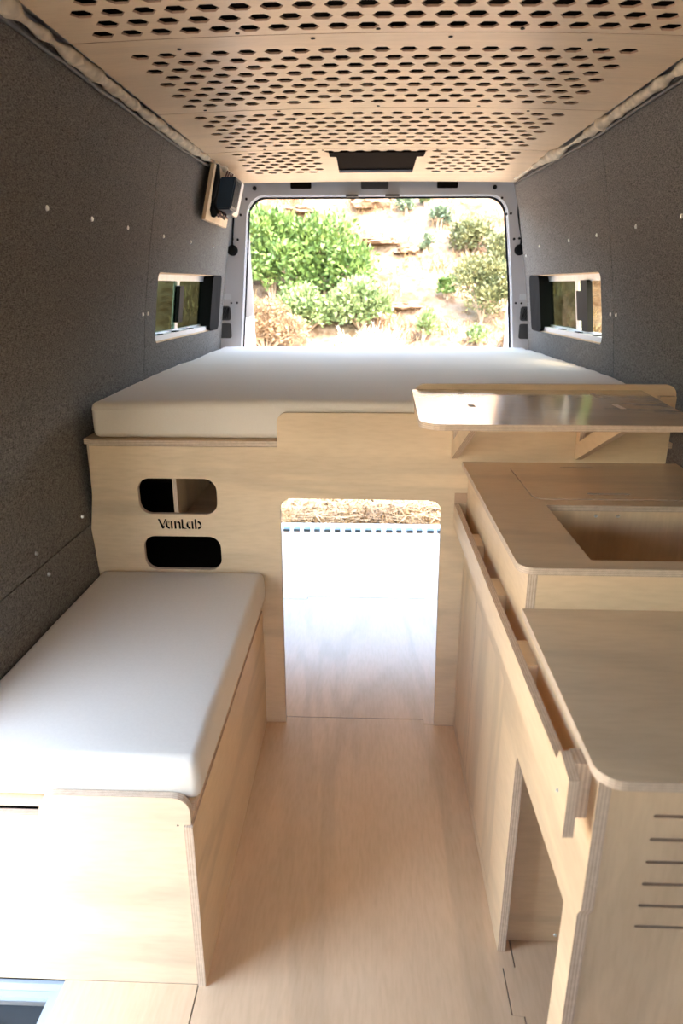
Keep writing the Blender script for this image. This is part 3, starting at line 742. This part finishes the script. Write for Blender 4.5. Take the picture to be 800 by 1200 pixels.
# ------------------------------------------------------------------ upper worktop with sink cut-out and lift-out lid
UP = empty('worktop', (.62, 1.68, .96)); tag(UP, 'higher rear birch worktop with a rectangular sink cut-out and inset lid', 'worktop')
bm = bmesh.new()
uo = rpoly([(.305, 2.099), (.305, 1.248, .034), (.965, 1.248), (.965, 2.099)], 7)
lid = rrect(.437, .83, 1.705, 2.045, (.03, .03, .06, .035))
plate(bm, uo, [rrect(.457, .90, 1.292, 1.658, .004, 2), lid], 2, .960, .975); link('top_board', bm, ['ply_top', 'edge'], UP)
bm = bmesh.new()
lid2 = rrect(.4395, .8275, 1.7075, 2.0425, (.03, .03, .06, .035))
plate(bm, lid2, [rrect(.588, .702, 1.748, 1.762, .0065), rrect(.592, .690, 2.032, 2.0385, .003)], 2, .9612, .9765); link('lid', bm, ['ply_top', 'edge'], UP, label='lift-out lid with a hand slot')
bx('lid_ledge', 'dark', UP, (.42, .86, 1.69, 2.06, .945, .9595))
for q in (.439, .9005): bd('basin_wall', 'ply_z', UP, (q, q+.0165, 1.275, 1.68, .72, .9595))
bd('basin_wall', 'ply_z', UP, (.457, .90, 1.659, 1.677, .72, .9595))
bd('basin_wall', 'ply_z', UP, (.457, .90, 1.274, 1.291, .72, .9595))
bd('basin_floor', 'ply_x', UP, (.457, .90, 1.292, 1.658, .70, .718))
for x in (.585, .640): screw(UP, (x, 1.6588, .947), 1, -1, .0045)
# ------------------------------------------------------------------ lower worktop
LO = empty('worktop', (.62, 1.03, .82)); tag(LO, 'lower near birch worktop with a rounded corner at the right front', 'worktop')
bm = bmesh.new()
plate(bm, rpoly([(.321, 1.2625), (.315, .755, .036), (.965, .755), (.975, 1.2625)], 7), [], 2, .8645, .880); link('top_board', bm, ['ply_top', 'edge'], LO)
# ------------------------------------------------------------------ bracketed shelf over the worktop
SH = empty('wall_shelf', (.5, 2.09, 1.185)); tag(SH, 'glossy birch shelf on two triangular brackets in front of the bed', 'shelf')
bm = bmesh.new()
sl = [rrect(.266, .290, 2.012, 2.034, .002, 2), rrect(.266, .290, 1.786, 1.808, .002, 2), rrect(.652, .668, 1.955, 2.035, .002, 2), rrect(.652, .668, 1.765, 1.845, .002, 2)]
sl[0] = rrect(.270, .286, 2.002, 2.042, .002, 2); sl[1] = rrect(.270, .286, 1.782, 1.822, .002, 2)
plate(bm, rpoly([(.140, 2.099, .012), (.124, 1.545, .055), (.93, 1.545), (.93, 1.60, .02), (.775, 1.62), (.83, 2.099)], 7), sl, 2, 1.186, 1.201); link('shelf_board', bm, ['ply_shelf', 'edge'], SH)
for x in (.269, .651):
    bm = bmesh.new()
    tri = [(2.0985, 1.1855), (2.0985, .990), (2.080, .990), (1.700, 1.165), (1.700, 1.1855)]
    hol = [(2.066, 1.180), (1.785, 1.180), (2.066, 1.050)]
    plate(bm, tri, [hol], 0, x, x+.018)
    for (a, b) in ((2.003, 2.041), (1.783, 1.821)) if x < .4 else ((1.957, 2.033), (1.767, 1.843)): board(bm, x+.0022, x+.0158, a, b, 1.1856, 1.2013)
    link('bracket', bm, ['ply_y', 'edge'], SH)
for q in ((.225, .268, 2.05, 2.0985, 1.165, 1.1855), (.880, .928, 2.078, 2.0985, 1.10, 1.1855)): bd('cleat', 'ply_x', SH, q)

# ------------------------------------------------------------------ electrical board on the left wall
EB = empty('electrical_board', (-.80, 3.7, 1.9)); tag(EB, 'plywood board with dark blue charge controller and tangled wires high on the left wall', 'electrical board')
def xl(y, z): return CX-wallw(z, y)+.004
zt, zb = 2.03, 1.795
bm = bmesh.new()
uv = bm.loops.layers.uv.verify()
def slab(y0, y1, z0, z1, d0, d1, bm, me=0):
    vs = [bm.verts.new((xl(3.68, z)+d, y, z)) for y in (y0, y1) for z in (z0, z1) for d in (d0, d1)]
    for f in [(0, 1, 3, 2), (4, 6, 7, 5), (0, 4, 5, 1), (2, 3, 7, 6), (0, 2, 6, 4), (1, 5, 7, 3)]: bm.faces.new([vs[i] for i in f])
slab(3.43, 3.93, zb, zt, .012, .030, bm); link('backing_board', bm, ['ply_z'], EB)
bm = bmesh.new(); slab(3.58, 3.74, 1.852, 1.995, .031, .112, bm); bmesh.ops.bevel(bm, geom=bm.edges[:], offset=.006, segments=2, affect='EDGES'); cc = link('charge_controller', bm, 'blue', EB)
bm = bmesh.new()
for k in range(9): slab(3.586+k*.016, 3.590+k*.016, 1.868, 1.98, .111, .1145, bm)
link('cooling_fin', bm, 'blue', cc)
bm = bmesh.new(); slab(3.78, 3.92, 1.845, 2.01, .031, .085, bm); bmesh.ops.bevel(bm, geom=bm.edges[:], offset=.004, segments=2, affect='EDGES'); jb = link('junction_box', bm, 'bare_metal', EB, label='silver metal box')
bm = bmesh.new(); slab(3.79, 3.91, 1.855, 2.0, .085, .089, bm); link('cover', bm, 'white_paint', jb)
bm = bmesh.new()
tube(bm, [(xl(3.5, 2.03)+.03, 3.48, 2.035), (xl(3.5, 1.98)+.045, 3.485, 1.98), (xl(3.5, 1.9)+.045, 3.49, 1.90), (xl(3.5, 1.85)+.045, 3.50, 1.85), (xl(3.5, 1.82)+.055, 3.54, 1.825)], .016, 10)
tube(bm, [(xl(3.5, 2.03)+.035, 3.51, 2.035), (xl(3.5, 1.98)+.05, 3.515, 1.97), (xl(3.5, 1.9)+.05, 3.52, 1.88), (xl(3.5, 1.85)+.055, 3.56, 1.835)], .010, 10)
link('conduit', bm, 'rubber', EB, smooth=True)
for k in range(7):
    y = 3.57+k*.025
    bm = bmesh.new(); z1 = 1.858; x = xl(y, z1)+.05
    tube(bm, [(x, y, z1), (x+.012, y+rnd.uniform(-.02, .02), z1-.02), (x+rnd.uniform(0, .03), y+rnd.uniform(-.04, .03), z1-.040), (x+.005, 3.56+rnd.uniform(-.02, .02), z1-.030)], .0035, 6)
    link('wire', bm, 'brown_wire' if k % 3 else 'black', EB, smooth=True)
for k in range(4):
    y = 3.62+k*.035; bm = bmesh.new(); z1 = 1.995; x = xl(y, z1)+.05
    tube(bm, [(x, y, z1), (x+.008, y+.01, z1+.018), (x+.01, y+.03, z1+.034)], .004, 6); link('wire', bm, 'brown_wire', EB, smooth=True)

# ------------------------------------------------------------------ outside: ground, hillside, shrubs, rocks
def hz(x, y):
    b = -.6 if y < 8.5 else -.6+.577*(min(y, 18.5)-8.5)
    if y > 18.5: b -= .25*(y-18.5)
    a = sm(5.0, 10.0, y)
    b += a*(.14*noise.noise(Vector((x*.45, y*.45, 3)))+.07*noise.noise(Vector((x*1.3, y*1.3, 8)))+.025*noise.noise(Vector((x*4., y*4., 1))))
    # rock ledges: little steps following the strata
    st = y*1.1+.35*x*.4+.5*noise.noise(Vector((x*.35, y*.35, 12)))
    fr = st-math.floor(st)
    b += a*.10*sm(.80, .97, fr)*(.5+.5*noise.noise(Vector((x*.6, y*.6, 20))))-a*.05*fr*.5
    return b
bm = bmesh.new(); xs = []; ys = []
x = -24.
while x < 24: xs.append(x); x += .12 if -3.6 < x < 4.2 else (.5 if abs(x) < 8 else 2.)
y = -20.
while y < 46: ys.append(y); y += .09 if 9.8 < y < 16.5 else (.25 if 3 < y < 20 else 2.)
grid = [[bm.verts.new((a, b, hz(a, b))) for a in xs] for b in ys]
for j in range(len(ys)-1):
    for i in range(len(xs)-1): bm.faces.new((grid[j][i], grid[j][i+1], grid[j+1][i+1], grid[j+1][i]))
for f in bm.faces:
    if f.calc_center_median().y < 9.0: f.material_index = 1
G = link('ground', bm, ['soil', 'bounce_ground'], None, smooth=False); struct(G, 'dry tan hillside rising behind the van', 'hillside')

def leafmesh(bm, P, D, s, w=.45):
    u = D.cross(Vector((rnd.gauss(0, 1), rnd.gauss(0, 1), rnd.gauss(0, 1)))).normalized()
    a, b = P-D*s, P+D*s
    bm.faces.new([bm.verts.new(p) for p in (a, P+u*s*w, b, P-u*s*w)])
def bush(label, c, size, mat, nleaf, leaf, group=None, lumps=9, name='shrub', upright=.2, stems=7):
    c = Vector(c); c.z = hz(c.x, c.y)
    root = empty(name, c); tag(root, label, 'bush', group)
    L_ = []
    for k in range(lumps):
        a = rnd.uniform(0, 2*PI); q = rnd.uniform(.1, .62); h = rnd.uniform(.28, .78)
        q *= 1.25-h*.9
        L_.append((Vector((size[0]*q*math.cos(a), size[1]*q*math.sin(a), size[2]*h)), rnd.uniform(.24, .42)*min(size[0], size[2])*1.1))
    bm = bmesh.new()
    for k in range(nleaf):
        lc, lr = rnd.choice(L_)
        d = Vector((rnd.gauss(0, 1), rnd.gauss(0, 1), rnd.gauss(0, 1))).normalized()
        if d.z < -.5: d.z = -d.z
        p = lc+d*lr*rnd.uniform(.55, 1.05)
        if p.z < .02: p.z = rnd.uniform(.02, .2)
        dd = (d+Vector((rnd.gauss(0, .5), rnd.gauss(0, .5), rnd.gauss(0, .5)+upright*2))).normalized()
        leafmesh(bm, c+p, dd, leaf*rnd.uniform(.6, 1.3))
    link('foliage', bm, mat, root)
    bm = bmesh.new()
    for k in range(stems):
        lc, lr = L_[k % len(L_)]
        tube(bm, [c+Vector((rnd.uniform(-.05, .05), rnd.uniform(-.05, .05), -.05)), c+lc*.5+Vector((0, 0, .02)), c+lc], [.02, .014, .006], 5)
    link('stem', bm, 'bark', root)
    return root
bush('tall bright green leafy bush standing left of centre on the hillside, nearest the left door', (-1.55, 11.8, 0), (.95, .75, 1.45), 'leaf_bright', 7500, .05, lumps=20)
bush('broad bright green bush in the middle of the green thicket', (-.68, 11.75, 0), (1.15, .75, 1.15), 'leaf_bright', 7500, .05, lumps=20)
bush('pale green low bush spreading right of the bright green thicket', (-.12, 11.05, 0), (.85, .5, .70), 'leaf_light', 4500, .042, lumps=14)
bush('round light green bush in front of the tall green bushes', (-.98, 11.0, 0), (.80, .45, .68), 'leaf_light', 4500, .038, lumps=13)
bush('rusty brown round shrub at the lower left of the rear door view', (-1.50, 10.5, 0), (.80, .5, .70), 'leaf_orange', 6000, .026, lumps=15)
bush('small dark sage bush high on the slope, left of its pair', (.74, 14.25, 0), (.34, .3, .42), 'leaf_sage', 1300, .035, lumps=6)
bush('small pale sage bush high on the slope, right of its pair', (1.12, 14.55, 0), (.30, .3, .36), 'leaf_light', 900, .035, lumps=6)
bush('long green bush running down the slope below the top edge', (1.32, 13.9, 0), (.32, .3, .40), 'leaf_sage', 1100, .035, lumps=6)
bush('lone small dark round bush in the middle of the bare slope', (1.04, 13.15, 0), (.24, .22, .34), 'leaf_sage', 1000, .028, lumps=5)
bush('olive green spreading bush at the upper right of the slope', (1.80, 13.1, 0), (.70, .5, .62), 'leaf_olive', 3800, .034, lumps=13)
bush('olive bush lower right of the slope behind the right door', (2.40, 12.6, 0), (.70, .5, .66), 'leaf_olive', 3800, .034, lumps=13)
bush('large round olive bush at the right edge of the rear door view', (1.78, 11.2, 0), (.75, .5, .98), 'leaf_olive', 6500, .032, lumps=17)
bush('small bright green bush left of the large olive bush', (1.32, 11.8, 0), (.24, .2, .34), 'leaf_bright', 900, .032, lumps=5)
bush('small light green bush above the large olive bush', (1.62, 12.3, 0), (.24, .2, .26), 'leaf_light', 700, .032, lumps=5)
bush('loose green sapling low on the slope, right of the bleached twigs', (.85, 10.75, 0), (.36, .3, .46), 'leaf_light', 900, .034, lumps=7, upright=.5)
bush('light green bush at the foot of the large olive bush', (1.72, 10.6, 0), (.34, .3, .30), 'leaf_light', 1300, .03, lumps=6)
bush('rusty low bush at the bottom right corner of the slope', (2.10, 10.45, 0), (.32, .3, .28), 'leaf_orange', 1300, .024, lumps=6)
bush('large bright green bush beyond the left side window', (-3.7, 12.6, 0), (1.3, .9, 1.7), 'leaf_olive', 5000, .06, lumps=18)
bush('large green bush beyond the right side window', (4.3, 12.6, 0), (1.3, .9, 1.7), 'leaf_light', 5000, .06, lumps=18)
# bleached twiggy brush
c = Vector((.02, 10.45, 0)); c.z = hz(c.x, c.y)-.03; bm = bmesh.new()
for k in range(150):
    a = rnd.uniform(0, 2*PI); t = Vector((math.cos(a)*rnd.uniform(.1, .8), math.sin(a)*rnd.uniform(.1, .6), rnd.uniform(.35, 1))).normalized(); l = rnd.uniform(.25, .6)
    b0 = c+Vector((rnd.uniform(-.3, .3), rnd.uniform(-.15, .15), 0)); m1 = b0+t*l*.5+Vector((rnd.gauss(0, .03), rnd.gauss(0, .03), 0)); e = b0+t*l+Vector((rnd.gauss(0, .05), rnd.gauss(0, .05), 0))
    tube(bm, [b0, m1, e], [.007, .005, .002], 4, cap=False)
    tube(bm, [m1, m1+(t+Vector((rnd.gauss(0, .6), rnd.gauss(0, .6), .2))).normalized()*l*.35], [.004, .0015], 4, cap=False)
o = link('dead_brush', bm, 'twig_pale'); tag(o, 'bleached leafless brush in front of the green thicket', 'bush')
# sandstone outcrops
def rock(label, c, size, seed):
    bm = bmesh.new(); bmesh.ops.create_icosphere(bm, subdivisions=4, radius=1)
    z = hz(c[0], c[1])
    for v in bm.verts:
        p = v.co.copy(); n = noise.noise(p*1.3+Vector((seed, 0, 0)))*.55+noise.noise(p*3+Vector((0, seed, 0)))*.32+noise.noise(p*8)*.08
        q = p*(1+n); q.z = math.copysign(min(abs(q.z), .75), q.z)
        q.z += .06*math.sin(q.z*14)
        v.co = Vector((c[0]+q.x*size[0], c[1]+q.y*size[1], z+q.z*size[2]+size[2]*.2))
    o = link('rock', bm, 'rock'); tag(o, label, 'rock', 'sandstone outcrops on the hillside'); return o
rock('dark overhanging sandstone ledge at the top of the slope under the door strikers', (.02, 14.75, 0), (.40, .35, .22), 1)
rock('long thin sandstone ledge across the middle of the slope', (.12, 13.35, 0), (.42, .3, .08), 5)
rock('short sandstone ledge ending beside the lone dark bush', (.68, 13.2, 0), (.20, .2, .10), 9)
rock('flat sandstone slab low on the slope near its centre', (.60, 11.55, 0), (.24, .2, .07), 13)
rock('curved sandstone ledge at the upper left of the slope', (-1.3, 14.6, 0), (.30, .3, .09), 17)
rock('small reddish boulder at the upper right of the slope', (1.22, 14.9, 0), (.11, .12, .13), 21)
# dry grass: dense straw behind the bumper and thin tufts on the slope
def grass(name, label, n, area, hmin, hmax, mat, clump=None, w=.006):
    bm = bmesh.new()
    for k in range(n):
        x = rnd.uniform(area[0], area[1]); y = rnd.uniform(area[2], area[3])
        if clump and noise.noise(Vector((x*clump, y*clump, 5))) < .02: continue
        z = hz(x, y); h = rnd.uniform(hmin, hmax); a = rnd.uniform(0, 2*PI); ln = rnd.uniform(.3, 2.4)*h
        d = Vector((math.cos(a), math.sin(a), 0)); s = Vector((-d.y, d.x, 0))*w
        p0 = Vector((x, y, z-.01)); p1 = p0+Vector((0, 0, h*.6))+d*ln*.35; p2 = p0+Vector((0, 0, h*.85))+d*ln
        v = [bm.verts.new(q) for q in (p0-s, p0+s, p1+s*.7, p1-s*.7, p2)]
        bm.faces.new((v[0], v[1], v[2], v[3])); bm.faces.new((v[3], v[2], v[4]))
    o = link(name, bm, mat); tag(o, label, 'grass', kind='stuff'); return o
grass('dry_grass', 'tangled golden straw seen under the bed through the rear doorway', 16000, (-1.8, 1.8, 5.6, 8.8), .10, .42, 'straw', w=.010)
grass('dry_grass', 'thin pale dry grass tufts scattered over the hillside', 16000, (-3.2, 3.6, 9.6, 16.5), .05, .20, 'straw', clump=1.6, w=.008)
bush('faint green weed in the straw behind the bumper', (.12, 7.2, 0), (.32, .3, .22), 'leaf_light', 420, .03, lumps=5)

# ------------------------------------------------------------------ light
sun = bpy.data.lights.new('sun', 'SUN'); sun.energy = 3.6; sun.angle = math.radians(.6); sun.color = (1, .95, .87)
so = bpy.data.objects.new('sun', sun); COL.objects.link(so)
sd = Vector((.22, -.62, 1.05)).normalized()      # towards the sun: high, behind the van's right shoulder
so.rotation_euler = sd.to_track_quat('Z', 'Y').to_euler(); so.location = (8, -8, 18)
w = bpy.data.worlds.new('sky'); SC.world = w; w.use_nodes = True; nt = w.node_tree
sky = nt.nodes.new('ShaderNodeTexSky'); sky.sky_type = 'NISHITA'; sky.sun_disc = False
sky.sun_elevation = math.radians(54); sky.sun_rotation = math.radians(138); sky.air_density = 1.4; sky.dust_density = 3.0; sky.altitude = 300
bg = nt.nodes['Background']; bg.inputs['Strength'].default_value = 1.25
hz_ = nt.nodes.new('ShaderNodeMix'); hz_.data_type = 'RGBA'; hz_.blend_type = 'MULTIPLY'; hz_.inputs[0].default_value = 1; hz_.inputs[7].default_value = (1.10, 1, .89, 1)
L(nt, sky.outputs[0], hz_.inputs[6]); L(nt, hz_.outputs[2], bg.inputs['Color'])

# ------------------------------------------------------------------ camera
F = 800.; TH_ = math.atan(265/F); PS = math.atan(30*math.cos(TH_)/F)
cam = bpy.data.cameras.new('camera'); co = bpy.data.objects.new('camera', cam); COL.objects.link(co)
cam.sensor_fit = 'VERTICAL'; cam.sensor_height = 36; cam.lens = 36*F/1200
co.location = (0, 0, 1.5); co.rotation_euler = (PI/2-TH_, 0, PS)
cam.clip_start = .05; cam.clip_end = 200
cam.dof.use_dof = True; cam.dof.focus_distance = 2.2; cam.dof.aperture_fstop = 4.0
SC.camera = co
SC.view_settings.view_transform = 'Standard'; SC.view_settings.look = 'None'; SC.view_settings.gamma = 1
SC.view_settings.use_curve_mapping = False
SC.view_settings.exposure = 1.62
SC.cycles.max_bounces = 14; SC.cycles.diffuse_bounces = 8; SC.cycles.transparent_max_bounces = 12
